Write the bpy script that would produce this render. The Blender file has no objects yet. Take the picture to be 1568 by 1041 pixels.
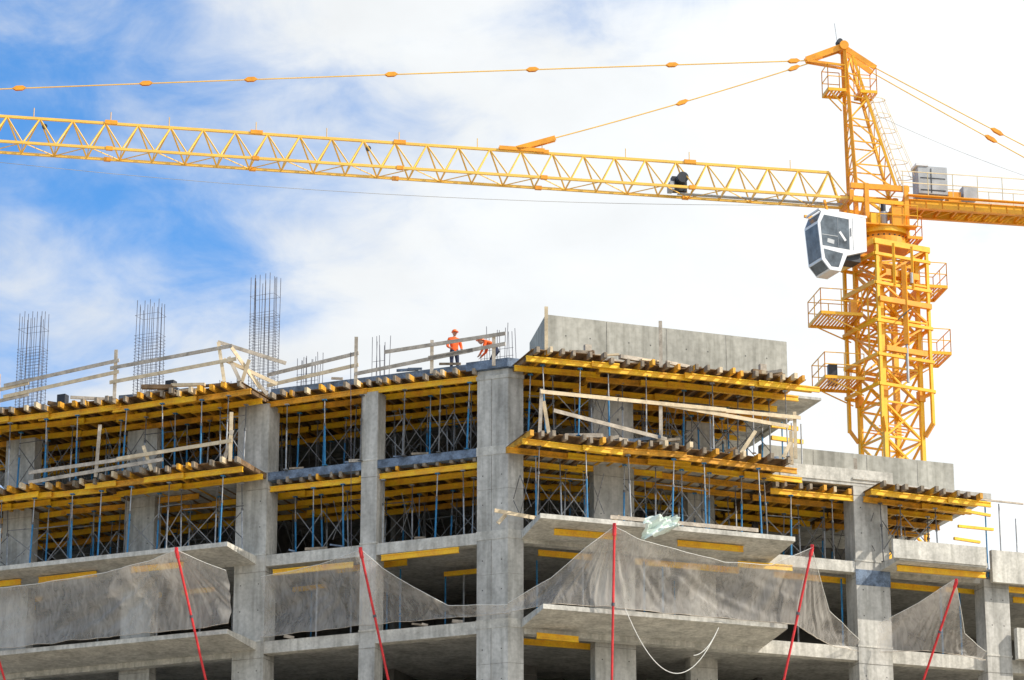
import bpy, math, random, bmesh
from mathutils import Vector, noise
random.seed(7)
R=random.random
def U(a,b): return a+(b-a)*R()

# ------------------------------------------------------------------ materials
def mat(name, col, rough=.7, metal=0, var=.25, scale=3.0, bump=0.0, col2=None, stretch=(1,1,1), spec=None, grain=0, streak=0):
    m=bpy.data.materials.new(name); m.use_nodes=True
    nt=m.node_tree; N=nt.nodes; Lk=nt.links
    b=N['Principled BSDF']; b.inputs['Roughness'].default_value=rough; b.inputs['Metallic'].default_value=metal
    if spec is not None: b.inputs['Specular IOR Level'].default_value=spec
    tc=N.new('ShaderNodeTexCoord'); mp=N.new('ShaderNodeMapping'); mp.inputs['Scale'].default_value=stretch
    Lk.new(tc.outputs['Object'],mp.inputs['Vector'])
    n=N.new('ShaderNodeTexNoise'); n.inputs['Scale'].default_value=scale; n.inputs['Detail'].default_value=7; n.inputs['Roughness'].default_value=.62
    Lk.new(mp.outputs['Vector'],n.inputs['Vector'])
    r=N.new('ShaderNodeValToRGB')
    c2=col2 or tuple(c*(1-var*1.4) for c in col)
    r.color_ramp.elements[0].position=.32; r.color_ramp.elements[0].color=(*c2,1)
    r.color_ramp.elements[1].position=.66; r.color_ramp.elements[1].color=(*[min(1,c*(1+var*.35)) for c in col],1)
    Lk.new(n.outputs['Fac'],r.inputs['Fac'])
    out=r.outputs['Color']
    def mul(out,fac,sc,st,lo,p0,p1):
        mp2=N.new('ShaderNodeMapping'); mp2.inputs['Scale'].default_value=st; Lk.new(tc.outputs['Object'],mp2.inputs['Vector'])
        n2=N.new('ShaderNodeTexNoise'); n2.inputs['Scale'].default_value=sc; n2.inputs['Detail'].default_value=4
        Lk.new(mp2.outputs[0],n2.inputs['Vector'])
        mx=N.new('ShaderNodeMix'); mx.data_type='RGBA'; mx.blend_type='MULTIPLY'; mx.inputs[0].default_value=fac
        r2=N.new('ShaderNodeValToRGB'); r2.color_ramp.elements[0].position=p0; r2.color_ramp.elements[0].color=(lo,lo,lo*.95,1); r2.color_ramp.elements[1].position=p1
        Lk.new(n2.outputs['Fac'],r2.inputs['Fac']); Lk.new(out,mx.inputs[6]); Lk.new(r2.outputs['Color'],mx.inputs[7]); return mx.outputs[2]
    if grain: out=mul(out,grain,scale*7,(1,1,1),.45,.35,.6)
    if streak: out=mul(out,streak,1.0,(5,5,.35),.5,.36,.56)
    Lk.new(out,b.inputs['Base Color'])
    if bump:
        bp=N.new('ShaderNodeBump'); bp.inputs['Strength'].default_value=bump; bp.inputs['Distance'].default_value=.03
        Lk.new(n.outputs['Fac'],bp.inputs['Height']); Lk.new(bp.outputs['Normal'],b.inputs['Normal'])
    return m
M_conc=mat('concrete',(.60,.585,.54),.9,var=.26,scale=1.1,bump=.5,stretch=(1,1,.45),grain=.3,spec=.2,streak=.5)
M_concL=mat('concrete_light',(.67,.65,.59),.9,var=.22,scale=1.6,bump=.4,grain=.3,spec=.2,streak=.45)
M_concW=mat('concrete_wall_panel',(.46,.45,.40),.9,var=.22,scale=.7,bump=.3,stretch=(1,1,.6),grain=.3,spec=.2,streak=.45)
M_concD=mat('concrete_shaded_interior',(.17,.165,.155),.95,var=.3,scale=.6,grain=.3,spec=.1)  # darkened concrete: interior shade put into the colour
M_seam=mat('concrete_joint',(.36,.34,.30),.9,var=.4,scale=4,grain=.4)
M_blue=mat('blue_edge_form',(.20,.27,.38),.8,var=.5,scale=2.5,grain=.45)
M_yel=mat('yellow_formwork_beam',(.98,.58,.015),.55,var=.3,scale=2.0,grain=.25,col2=(.84,.40,.02))
M_yelO=mat('orange_formwork_beam',(.90,.43,.025),.6,var=.35,scale=2.0,grain=.35)
M_joist=mat('timber_joist',(.26,.16,.08),.8,var=.45,scale=3,grain=.4)
M_joistY=mat('timber_joist_yellow',(.74,.38,.03),.7,var=.35,scale=3,grain=.35)
M_ply=mat('plywood',(.22,.13,.055),.8,var=.4,scale=1.2,grain=.3)
M_wood=mat('weathered_board',(.56,.49,.40),.8,var=.35,scale=3,grain=.3)
M_woodL=mat('new_board',(.74,.60,.40),.8,var=.25,scale=3,grain=.2)
M_woodG=mat('grey_joist_end',(.34,.28,.21),.85,var=.4,scale=4,grain=.4)
M_galv=mat('galvanised_steel',(.40,.41,.42),.45,.4,var=.35,scale=4)
M_galvD=mat('shaded_steel',(.17,.17,.17),.6,.3,var=.4,scale=4)  # darkened galvanised steel: under-deck shade put into the prop colour
M_bprop=mat('blue_painted_steel',(.02,.20,.42),.5,0,var=.3,scale=4)
M_dark=mat('rusty_rebar',(.13,.125,.15),.7,.2,var=.4,scale=6)
M_red=mat('red_paint',(.70,.025,.03),.5,var=.25,scale=4)
M_cr=mat('crane_yellow_paint',(.97,.49,.01),.4,0,var=.14,scale=1.5,grain=.18)
M_crO=mat('crane_orange_paint',(.95,.38,.01),.42,0,var=.2,scale=1.7,grain=.2)
M_crJ=mat('crane_jib_paint',(.95,.57,.09),.4,0,var=.12,scale=1.0,grain=.1)
M_cabW=mat('cab_white',(.74,.76,.79),.4,0,var=.08,scale=1.5)
M_glass=mat('cab_glass',(.13,.16,.19),.08,0,var=.5,scale=1.6)  # glass colour lightened: sky reflection put into the base colour
M_grey=mat('grey_machine',(.42,.44,.46),.5,.1,var=.2,scale=2)
M_blk=mat('dark_machine',(.035,.04,.05),.5,.2,var=.2,scale=2)
M_cable=mat('steel_cable',(.42,.41,.38),.5,.3,var=.1,scale=2)
M_rope=mat('white_rope',(.75,.75,.7),.8,var=.1)
M_sheet=mat('plastic_sheet',(.72,.82,.76),.3,var=.12,scale=2)
M_vest=mat('orange_vest',(.95,.13,.015),.8,var=.2,scale=8)
M_trous=mat('navy_trousers',(.03,.04,.08),.9,var=.3,scale=8)
M_skin=mat('skin',(.50,.27,.18),.6,var=.1,scale=8)
M_helm=mat('orange_helmet',(.9,.16,.02),.3,var=.05)
M_ground=mat('dirt',(.40,.35,.27),.95,var=.25,scale=.05,grain=.3)
M_rail=mat('crane_rail_light',(.85,.70,.42),.5,0,var=.2,scale=2)

# ------------------------------------------------------------------ mesh builder
class MB:
    def __init__(s): s.v=[];s.f=[];s.m=[];s.mats=[]
    def mi(s,m):
        if m not in s.mats: s.mats.append(m)
        return s.mats.index(m)
    def add(s,vs,fs,m):
        b=len(s.v); s.v+= [tuple(x) for x in vs]; k=s.mi(m)
        for f in fs: s.f.append([b+i for i in f]); s.m.append(k)
    def hexa(s,c,m):
        s.add(c,[(3,2,1,0),(4,5,6,7),(0,1,5,4),(1,2,6,5),(2,3,7,6),(3,0,4,7)],m)
    def beam(s,a,b,w,h,m,up=(0,0,1)):
        a=Vector(a);b=Vector(b);d=(b-a)
        if d.length<1e-6:return
        d.normalize();u=Vector(up)
        if abs(d.dot(u))>.98:u=Vector((0.3,1,0)).normalized()
        r=d.cross(u).normalized()*w/2; t=r.cross(d).normalized()*h/2
        s.hexa([a-r-t,a+r-t,b+r-t,b-r-t,a-r+t,a+r+t,b+r+t,b-r+t],m)
    def ibeam(s,a,b,w,h,m):
        z=Vector((0,0,1));a=Vector(a);b=Vector(b)
        s.beam(a+z*(h/2-.02),b+z*(h/2-.02),w,.04,m); s.beam(a-z*(h/2-.02),b-z*(h/2-.02),w,.04,m); s.beam(a,b,w*.35,h-.08,m)
    def cyl(s,a,b,r,m,n=6,r2=None,cap=True):
        a=Vector(a);b=Vector(b);d=(b-a).normalized();u=Vector((0,0,1)) if abs(d.z)<.95 else Vector((1,0,0))
        x=d.cross(u).normalized();y=d.cross(x); r2=r if r2 is None else r2
        vs=[]
        for i in range(n):
            t=2*math.pi*i/n; o=x*math.cos(t)+y*math.sin(t); vs+=[a+o*r,b+o*r2]
        fs=[(2*i,2*((i+1)%n),2*((i+1)%n)+1,2*i+1) for i in range(n)]
        if cap: fs+=[tuple(2*i for i in reversed(range(n))),tuple(2*i+1 for i in range(n))]
        s.add(vs,fs,m)
    def prism(s,pts,ext,m):
        n=len(pts);e=Vector(ext);p=[Vector(q) for q in pts]
        s.add(p+[q+e for q in p],[tuple(reversed(range(n))),tuple(range(n,2*n))]+[(i,(i+1)%n,n+(i+1)%n,n+i) for i in range(n)],m)
    def poly(s,pts,m,r):
        for a,b in zip(pts,pts[1:]): s.cyl(a,b,r,m,5,cap=False)
    def make(s,name,parent=None,smooth=False):
        me=bpy.data.meshes.new(name); me.from_pydata(s.v,[],s.f)
        for m in s.mats: me.materials.append(m)
        me.polygons.foreach_set('material_index',s.m)
        if smooth: me.polygons.foreach_set('use_smooth',[True]*len(me.polygons))
        me.update()
        bm=bmesh.new(); bm.from_mesh(me); bmesh.ops.recalc_face_normals(bm,faces=bm.faces); bm.to_mesh(me); bm.free()
        o=bpy.data.objects.new(name,me); bpy.context.scene.collection.objects.link(o)
        if parent:o.parent=parent
        return o
def empty(name):
    o=bpy.data.objects.new(name,None); bpy.context.scene.collection.objects.link(o); return o

class Fr:
    def __init__(s,ox,oy,d,n): s.o=(ox,oy);s.d=d;s.n=n
    def __call__(s,a,o,z): return Vector((s.o[0]+s.d[0]*a+s.n[0]*o, s.o[1]+s.d[1]*a+s.n[1]*o, z))
    def box(s,mb,a0,a1,o0,o1,z0,z1,m):
        mb.hexa([s(a0,o0,z0),s(a1,o0,z0),s(a1,o1,z0),s(a0,o1,z0),s(a0,o0,z1),s(a1,o0,z1),s(a1,o1,z1),s(a0,o1,z1)],m)
aL=math.radians(22.6);aR=math.radians(19.7)
FL=Fr(-.15,115,(-math.cos(aL),math.sin(aL)),(-math.sin(aL),-math.cos(aL)))
FR=Fr(-.15,115,(math.cos(aR),math.sin(aR)),(math.sin(aR),-math.cos(aR)))
Z0,Z1,Z2,Z3=38.2,35.0,31.8,28.5

# ------------------------------------------------------------------ building
bld=empty('concrete_building_under_construction')
sl=MB()
def slab(zt,th,sLm,sRm,m=M_conc,depth=15):
    hb=(aL+aR)/2
    bis=Vector((FL.n[0]+FR.n[0],FL.n[1]+FR.n[1],0)).normalized()*(-depth/math.cos(hb))
    c=FL(0,0,zt-th); pts=[c,FR(sRm,0,zt-th),FR(sRm,-depth,zt-th),c+bis,FL(sLm,-depth,zt-th),FL(sLm,0,zt-th)]
    sl.prism(pts,(0,0,th),m)
zz=[Z1,Z2,Z3]+[Z3-3.2*k for k in range(1,9)]
slab(Z1,.22,30,19.8); slab(Z2,.24,30,28)
for z in zz[2:]: slab(z,.25,30,28)
FL.box(sl,1.2,9.8,-.35,.03,Z1-.30,Z1+.02,M_blue)
FL.box(sl,1.2,9.8,-.4,.03,Z2-.42,Z2+.01,M_concL)
FL.box(sl,1.2,9.8,-.4,.03,Z3-.45,Z3+.01,M_concL)
FL.box(sl,9.8,30,-.4,.02,Z3-.5,Z3-.25,M_concL)
FR.box(sl,.6,30,-.4,.02,Z3-.5,Z3+.01,M_concL)
FR.box(sl,.6,30,-.4,.02,Z2-.42,Z2+.01,M_concL)
FR.box(sl,10.9,15.6,-.5,.03,Z1-.1,Z1+.42,M_concL)
for z in zz[3:]:
    FL.box(sl,1.2,30,-.4,.03,z-.45,z+.01,M_concL); FR.box(sl,.6,30,-.4,.03,z-.45,z+.01,M_concL)
def balc(F,a0,a1,o1,zt,m=M_concL,e0=.15,e1=.15,th=.2):
    p=[(a0,0.03),(a1,0.03),(a1-e1,o1),(a0+e0,o1)]
    b=[F(s,o,zt-(th+.1 if o<1 else th*.8)) for s,o in p]; t=[F(s,o,zt+.012) for s,o in p]
    sl.hexa(b+t,m)
balc(FL,10.2,24,2.4,Z2,e0=0); balc(FL,10.1,24,2.4,Z3,e0=0)
balc(FR,.5,10.4,2.6,Z2,e0=-.2); balc(FR,.5,10.0,2.6,Z3,e0=-.1)
balc(FR,14.9,18.9,1.4,Z2); 
for z in zz[3:]:
    balc(FL,10.1,24,2.4,z); balc(FR,.5,10.2,2.6,z)
FR.box(sl,14.8,18.7,1.3,1.45,Z2-.1,32.42,M_concL)
FR.box(sl,19.3,27,.55,.75,Z2-.5,32.55,M_concL)
FR.box(sl,20.25,26,.45,.7,Z3-.1,29.6,M_concL)
sl.prism([FR(2.6,-3,38.0),FR(12.7,-3,38.0),FR(12.7,-3.3,38.0),FR(2.9,-3.3,38.0)],(0,0,3.3),M_concW)
sl.prism([FR(2.6,-3.003,38.0),FR(2.88,-3.003,38.0),FR(3.5,-6.5,38.0),FR(3.22,-6.5,38.0)],(0,0,3.29),M_concW)
sl.prism([FR(12.4,-3.31,38.0),FR(12.69,-3.31,38.0),FR(12.69,-6.5,38.0),FR(12.4,-6.5,38.0)],(0,0,3.29),M_concW)
for s in (5.1,7.6,10.1): FR.box(sl,s,s+.02,-3.01,-2.99,38.2,41.28,M_seam)
for s in (3.4,4.4,6,6.9,8.4,9.3,10.9,11.8): # tie holes
    for z in (39.2,40.5): FR.box(sl,s,s+.05,-3.01,-2.995,z,z+.05,M_concD)
FR.box(sl,11.5,19.8,-3.3,-3,Z1,37.0,M_concW)
FR.box(sl,19.5,19.79,-7,-3.3,Z1,36.9,M_concW)
for s in (13.7,16.0,18.2): FR.box(sl,s,s+.02,-3.01,-2.99,35.2,36.98,M_seam)
sl.make('slabs_and_walls',bld)
col=MB()
def column(F,a0,a1,o,zt,d=.55,m=M_conc):
    F.box(col,a0,a1,o-d,o,0,zt,m)
    for z in zz+[Z0]:
        if z<=zt+.3:
            F.box(col,a0-.012,a1+.012,o-d-.01,o+.012,z-.62,z-.605,M_seam)
            F.box(col,a0-.02,a1+.02,o-d-.01,o+.02,z+.02,z+.09,M_concL)
        if m is M_conc and a1-a0>1 and z<=zt+.3:
            for q in (.25,a1-a0-.3):
                for h in (-1.1,-2.1): F.box(col,a0+q,a0+q+.045,o-.01,o+.004,z+h,z+h+.045,M_concD)
column(FL,9.8,11.1,.06,37.75,.9); column(FL,5.25,5.9,.05,37.7,.7)
column(FL,14.9,16.2,-.5,37.5); column(FL,20.1,21.4,-.1,37.6); column(FL,26,27.2,0,37.6)
column(FR,3.6,5.2,-.6,37.5,.5); column(FR,8.2,9.3,-2.6,37.5,.5); column(FR,13.9,15.3,.06,34.75,.9)
column(FR,19.15,20.2,.3,31.5,.8); column(FR,24.5,25.6,.1,31.5,.6)
FR.box(col,13.88,15.32,.05,.075,30.9,31.5,M_blue)
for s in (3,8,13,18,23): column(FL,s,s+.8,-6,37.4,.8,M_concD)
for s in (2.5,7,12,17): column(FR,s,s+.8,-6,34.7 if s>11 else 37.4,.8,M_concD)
c0=FL(1.2,.06,0);c1=Vector((-.15,114.93,0));c2=FR(.58,.06,0);c3=FR(.58,-.7,0);c4=FL(1.2,-.7,0)
def corner(z0,z1,g,m):
    ce=(c0+c1+c2+c3+c4)/5
    col.prism([Vector(((q-ce).x*(1+g)+ce.x,(q-ce).y*(1+g)+ce.y,z0)) for q in (c0,c1,c2,c3,c4)],(0,0,z1-z0),m)
corner(0,37.95,0,M_conc)
for z in zz: 
    corner(z-.3,z+.03,.035,M_concL); corner(z-1.62,z-1.605,.006,M_seam)
    for q in (.2,.95):
        for h in (-1.1,-2.2): FL.box(col,q,q+.045,.05,.066,z+h,z+h+.045,M_concD)
corner(37.6,37.75,.05,M_concL); corner(37.96,38.25,.08,M_blue)
FL.box(col,.62,.64,.05,.07,0,37.6,M_seam)
col.make('columns',bld)
core=MB()  # back walls in the shade-darkened concrete so the interior reads dark
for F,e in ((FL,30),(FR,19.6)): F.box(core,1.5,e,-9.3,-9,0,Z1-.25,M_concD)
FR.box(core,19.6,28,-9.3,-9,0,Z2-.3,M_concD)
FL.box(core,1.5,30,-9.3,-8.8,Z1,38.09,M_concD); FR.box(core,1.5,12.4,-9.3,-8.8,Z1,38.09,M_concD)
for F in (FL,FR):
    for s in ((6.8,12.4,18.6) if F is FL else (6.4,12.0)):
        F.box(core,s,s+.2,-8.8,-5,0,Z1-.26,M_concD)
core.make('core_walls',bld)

# ------------------------------------------------------------------ formwork decks
fw=MB(); props=MB()
def decks(F,s0,s1,zt,oin,oout,rows,zfloor,prop_sp=1.22,jsp=.5,jout=.3,floor_out=None,brace=.8,T=3.0,rough=1.0):
    edges=[s0]
    while edges[-1]<s1-1.6: edges.append(min(edges[-1]+T*U(.85,1.15),s1))
    edges[-1]=s1
    tabs=[(edges[i],edges[i+1],U(-.08,.05)*rough,U(-.22,.16)*rough,U(-.07,.07)*rough,U(-.16,.16)*rough) for i in range(len(edges)-1)]
    for (a0,a1,dz,do,tz,to) in tabs:
        ln=a1-a0
        def G(s,o,z): 
            k=(s-a0)/ln-.5; fo=max(0,min(1,(o+1.5)/2)); return F(s,o+(do+to*k)*fo,z+dz+tz*k)
        s=a0
        while s<a1-.05:
            e=min(s+1.22,a1); oo=oout-.1-U(0,.2)
            p=[G(s+.004,oin,zt+.002),G(e-.004,oin,zt+.002),G(e-.004,oo,zt+.002),G(s+.004,oo,zt+.002)]
            fw.hexa(p+[q+Vector((0,0,.027)) for q in p],M_ply if R()<.75 else M_joist); s=e
        s=a0+.12
        while s<a1:
            a=s+U(-.06,.06); y=U(-.1,.1); o=oout+U(0,jout); m=M_joist if R()<.5 else M_joistY
            w=U(.09,.13); tz2=U(0,.06)
            end=G(a-y,o,zt-.1+tz2)
            fw.beam(G(a+y,oin+2.2,zt-.10),end,w,.2,m)
            fw.beam(G(a+.12,oin,zt-.10),G(a+.12,oin+2.6,zt-.1),.1,.19,M_joistY if R()<.6 else M_joist)
            dr=(G(a-y,o,zt)-G(a-y,o-1,zt)).normalized()
            fw.beam(end-dr*.32,end+dr*.01,w*1.05,.21,M_woodG if R()<.6 else (M_woodL if R()<.35 else M_yelO))
            s+=jsp*U(.8,1.25)
        for ri,ro in enumerate(rows):
            if R()<.95:
                m=M_yel if R()<.8 else M_yelO
                a=G(a0-U(.0,.3),ro+U(-.06,.06),zt-.31);b=G(a1+U(.0,.35),ro+U(-.1,.1),zt-.31)
                fw.ibeam(a,b,.1,.21,m)
                if ri<2 and R()<.5:
                    c=a.lerp(b,U(.55,.75)); q=Vector((F.n[0],F.n[1],0))*.13
                    fw.ibeam(c+q,b+(b-a).normalized()*U(.2,.7)+q,.09,.2,M_yel)
    for ri,ro in enumerate(rows):
        s=s0+.3+U(0,.5); prev=None; zb=zt-.44
        sp=prop_sp*(1.3 if ri==0 else 1)
        while s<s1:
            if floor_out is None or ro<floor_out:
                lean=U(-.04,.04)
                P=F(s+U(-.15,.15),ro+U(-.08,.08),0); zf=zfloor+.02
                bl=R()<.4
                m=M_bprop if bl else (M_galv if ri<3 and R()<.7 else M_galvD)  # inner rows always take the shade-darkened steel
                mid=zf+(zb-zf)*.62
                def q(z): return Vector((P.x+lean*(z-zf),P.y,z))
                props.cyl(q(zf),q(mid),.036 if bl else .03,m)
                props.cyl(q(mid),q(zb-.02),.022,M_galvD if not bl else M_galv)
                props.beam(q(zb-.03),q(zb),.16,.16,m); props.beam(q(zf),q(zf+.02),.16,.16,m)
                props.cyl(q(mid-.05),q(mid+.05),.05,M_galvD)
                if prev is not None and ri>0 and R()<brace:
                    a=prev; zl,zh=zf+.35+U(0,.2),zf+1.6+U(0,.4); mb=M_galv if R()<.6 else M_galvD
                    props.cyl((a.x,a.y,zl),(P.x,P.y,zh),.02,mb,4); props.cyl((a.x,a.y,zh),(P.x,P.y,zl),.02,mb,4)
                    if R()<.4: props.cyl((a.x,a.y,zh+.15),(P.x,P.y,zh+.15),.02,mb,4)
                prev=P
            s+=sp*U(.7,1.25)
            if R()<.12: s+=1.0; prev=None
    for i in range(int((s1-s0)/2.8)):
        a=s0+.3+i*2.8
        for r0,r1 in zip(rows,rows[1:]):
            if (floor_out is None or r0<floor_out) and R()<.5:
                props.cyl(F(a,r0,zfloor+.4),F(a,r1,zfloor+1.9),.016,M_galvD,4); props.cyl(F(a,r0,zfloor+1.9),F(a,r1,zfloor+.4),.016,M_galvD,4)
rw=[1.95,.75,-.7,-2.1,-3.5,-4.9]
decks(FL,9.9,24,38.03,-6,2.35,rw,Z1)
decks(FL,1.25,9.75,38.03,-6,.35,[.12,-1.0,-2.3,-3.6,-5.0],Z1,T=4.2,rough=.6)
decks(FL,9.85,24,34.93,-6,2.35,rw,Z2)
decks(FL,1.25,9.75,34.74,-6,-.02,[-.2,-1.2,-2.5,-3.8,-5.0],Z2,jout=.12,T=4.2,rough=.25)
decks(FR,.1,11.1,38.03,-6,2.35,rw,Z1)
decks(FR,-.1,10.5,34.93,-6,2.35,rw,Z2)
decks(FR,10.55,13.85,34.62,-6,.05,[-.1,-1.3,-2.6,-4,-5.2],Z2,jout=.15,rough=.5)
decks(FR,14.3,18.5,34.55,-5,1.75,[1.4,.3,-1,-2.4,-3.8],Z2,floor_out=1.4)
fw2=MB()
FL.box(fw2,1.2,9.8,-.1,-.06,38.1,38.34,M_blue)
FL.box(fw2,-.1,1.6,.16,.2,37.98,38.32,M_blue); FR.box(fw2,-.1,.7,.16,.2,37.98,38.32,M_blue)
FL.box(fw2,10.0,24,-.2,-.16,38.1,38.33,M_ply)
FR.box(fw2,.7,11,-.2,-.16,38.1,38.33,M_ply)
slabtop=[FL(0,-.2,38.1),FR(12.8,-.2,38.1),FR(12.8,-9.2,38.1),FL(0,-9.8,38.1),FL(26,-9.2,38.1),FL(26,-.2,38.1)]
fw2.prism(slabtop,(0,0,.1),M_conc)
for i in range(90):
    F,a=(FL,U(10.5,23)) if i%2 else (FR,U(.8,10.5))
    z=38.08 if i%3 else 34.98
    o=U(.9,2.2); ang=U(-.6,.6); L=U(.3,1.7); h=U(.04,.16)
    fw2.beam(F(a,o,z+h/2),F(a+L*math.cos(ang),min(2.4,o+L*math.sin(ang)),z+h/2+U(0,.14)),U(.05,.2),h,random.choice([M_wood,M_joist,M_woodL,M_blue,M_woodG]))
for s in (17.6,12.9): FL.box(fw2,s,s+.35,1.7,2.0,38.07,38.5,M_blk)
for s in (2.3,9.3): FR.box(fw2,s,s+.25,1.8,2.0,38.07,38.55,M_wood)
for i in range(18):
    s=U(1.6,9.2); z=random.choice([Z1+.02,Z2+.01,Z3+.01,38.34]); fw2.beam(FL(s,-.05,z+.05),FL(s+U(.2,.9),.02,z+.05+U(0,.1)),.05,U(.04,.12),random.choice([M_wood,M_woodG,M_blue]))
def yb(F,a0,a1,o,z): fw2.ibeam(F(a0,o,z),F(a1,o,z+U(-.03,.03)),.1,.22,M_yel)
yb(FL,12.6,14.8,1.3,31.42);yb(FL,16.3,18.8,1.3,31.42);yb(FL,19.6,21,1.3,31.42)
yb(FL,1.9,5.0,.1,31.22);yb(FL,6.2,9.5,.0,31.1);yb(FL,4.7,7.6,-1.5,31.4)
yb(FR,1.2,3.6,1.6,31.45);yb(FR,6.0,8.6,1.6,31.45);yb(FR,9.0,11.2,.2,31.25);yb(FR,1.5,9.5,-.9,31.3);yb(FR,15.2,18.9,.9,31.45)
yb(FR,19.3,24,.2,31.2);yb(FR,.8,4.2,-1.2,28.0);yb(FR,11,18,-1,31.3)
yb(FR,20.8,24,-.5,31.0);yb(FR,1.0,2.6,.3,27.9)
for F,s0,s1 in ((FL,1.6,23),(FR,1.0,19)):
    s=s0
    while s<s1:
        o=random.choice([-.8,-2,-3.2]); m=random.choice([M_galv,M_bprop,M_galv])
        fw2.cyl(F(s,o,Z3),F(s,o,31.3),.035,m); 
        if R()<.3: fw2.beam(F(s-.6,o,31.25),F(s+.8,o,31.25),.1,.18,M_yel)
        s+=U(.6,1.8)
for s in (19.4,20.0,20.7,21.6): fw2.cyl(FR(s,.2,31.6),FR(s,.2,34.6-U(0,.8)),.03,M_galv if s>19.5 else M_bprop)
fw2.beam(FR(18.0,.6,34.55),FR(21.0,.3,34.62),.08,.06,M_wood)
fw2.beam(FR(18.0,.6,33.4),FR(19.6,.4,33.45),.1,.1,M_yel); fw2.beam(FR(18.0,.6,34.05),FR(19.5,.4,34.0),.1,.1,M_yel)
fw2.beam(FR(17.8,.6,32.9),FR(19.0,.4,32.9),.1,.1,M_yel)
for z,x in ((37.0,12.0),(36.5,12.2),(37.4,11.8)): fw2.beam(FR(10.8,-.5,z),FR(x,-.7,z+.02),.12,.16,M_yel if z<37.3 else M_wood)
for s in (11.3,11.7,12.1): fw2.cyl(FR(s,-.6,35),FR(s,-.6,37.2),.03,random.choice([M_galv,M_bprop]))
fwp=empty('timber_formwork_deck'); fw.make('joists_and_beams',fwp); fw2.make('edge_boards_and_loose_timber',fwp)
props.make('steel_shoring_props')

# ------------------------------------------------------------------ guardrails
def guard(F,posts,rails):
    g=MB()
    for s,o,z0,z1,ls in posts: g.beam(F(s,o,z0),F(s+ls,o,z1),.06,.13,random.choice([M_wood,M_woodL]),up=(1,0,0))
    for s0,o0,z0,s1,o1,z1 in rails:
        n=max(1,int(abs(s1-s0)/3.2))
        for i in range(n):
            a,b=i/n,(i+1)/n; x=.12/n; j=U(-.03,.03)
            g.beam(F(s0+(s1-s0)*max(0,a-x),o0+(i%2)*.04,z0+(z1-z0)*a+j),F(s0+(s1-s0)*min(1,b+x),o1+(i%2)*.04,z0+(z1-z0)*b-j),.035,.14,M_wood if R()<.6 else M_woodL)
    return g.make('wooden_guardrail')
guard(FL,[(15.2,2.4,37.9,39.85,.0),(20.3,2.4,37.9,39.5,.05)],[(24,2.45,38.5,15.0,2.45,39.4),(24,2.45,38.05,15.0,2.45,38.95),(15.4,2.45,39.1,10.2,2.45,39.4),(15.4,2.45,38.55,10.0,2.45,38.85)])
guard(FL,[(10.5,2.42,38.0,39.6,.3),(9.9,2.3,38.0,39.0,.5),(9.3,1.2,37.7,39.0,1.1),(10.0,2.0,38.0,38.9,-.3)],[(10.9,2.3,39.65,8.6,1.1,38.9),(10.6,2.35,38.9,8.9,1.2,38.1),(10.2,2.5,39.3,9.5,1.4,37.9)])
guard(FL,[(6.0,.45,38.0,39.8,0),(2.9,.4,38.0,39.3,0),(.4,.4,38.0,39.2,0)],[(9.7,.45,38.75,5.9,.45,39.15),(9.7,.45,38.3,5.9,.45,38.72),(6.0,.5,38.35,1.2,.5,38.65),(4.8,.5,39.05,-.1,.5,39.15),(3.0,.5,38.6,-.1,.5,38.75)])
guard(FL,[(15.9,2.35,34.9,36.95,-.1),(10.2,2.35,34.9,36.8,-.0),(10.45,2.35,34.9,36.1,-.3),(13.5,2.35,34.9,35.9,.4)],[(18.8,2.4,35.35,10.1,2.4,35.65),(18.8,2.4,35.0,13,2.4,35.25),(24,2.4,35.45,20.2,2.4,35.3)])
guard(FR,[(.7,2.2,37.9,39.75,0),(5.2,2.2,37.9,39.7,0)],[])
guard(FR,[(.4,2.3,34.9,36.55,.08),(.75,2.3,34.9,36.1,-.2),(5.1,2.35,34.9,36.5,0),(10.5,2.3,34.9,36.7,0),(10.7,1.5,34.9,36.2,0),(8.3,2.3,34.9,35.8,.6)],[(.4,2.4,36.42,10.7,2.4,36.45),(.9,2.4,35.75,5.3,2.4,35.1),(5.2,2.4,36.4,10.2,2.4,36.1)])
guard(FR,[(14.1,-.1,34.9,35.9,0),(10.0,2.3,34.9,35.5,.3)],[])
guard(FR,[(-.6,.6,31.85,32.2,.3),(3.1,2.5,31.8,32.0,.3)],[(-.8,.8,32.25,1.3,.8,32.1),(3.0,2.55,31.95,8.8,2.55,31.92)])

# ------------------------------------------------------------------ rebar
def cage(F,s0,s1,o0,o1,z0,z1,zt):
    g=MB(); n=5
    pts=[(s0+(s1-s0)*i/n,o) for i in range(n+1) for o in (o0,o1)]+[(s,(o0+o1)/2) for s in (s0,s1)]
    for s,o in pts:
        g.cyl(F(s,o,z0),F(s+U(-.05,.05),o+U(-.04,.04),z1+U(-.15,.12)),.012,M_dark,5)
    z=z0+.1
    while z<z1-.2:
        w=.02
        ring=[F(s0-w,o0-w,z+U(-.02,.02)),F(s1+w,o0-w,z+.02),F(s1+w,o1+w,z),F(s0-w,o1+w,z+.01)]
        for a,b in zip(ring,ring[1:]+ring[:1]): g.cyl(a,b,.0065,M_dark,4)
        z+=(.13 if z<zt else .8)*U(.85,1.1)
    g.make('rebar_column_cage')
cage(FL,10.0,11.0,-1.0,-.5,38.1,43.1,41.6)
cage(FL,15.1,16.1,-1.2,-.6,38.1,42.8,41.3)
cage(FL,20.4,21.4,-1.2,-.6,38.1,43.0,41.4)
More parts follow.
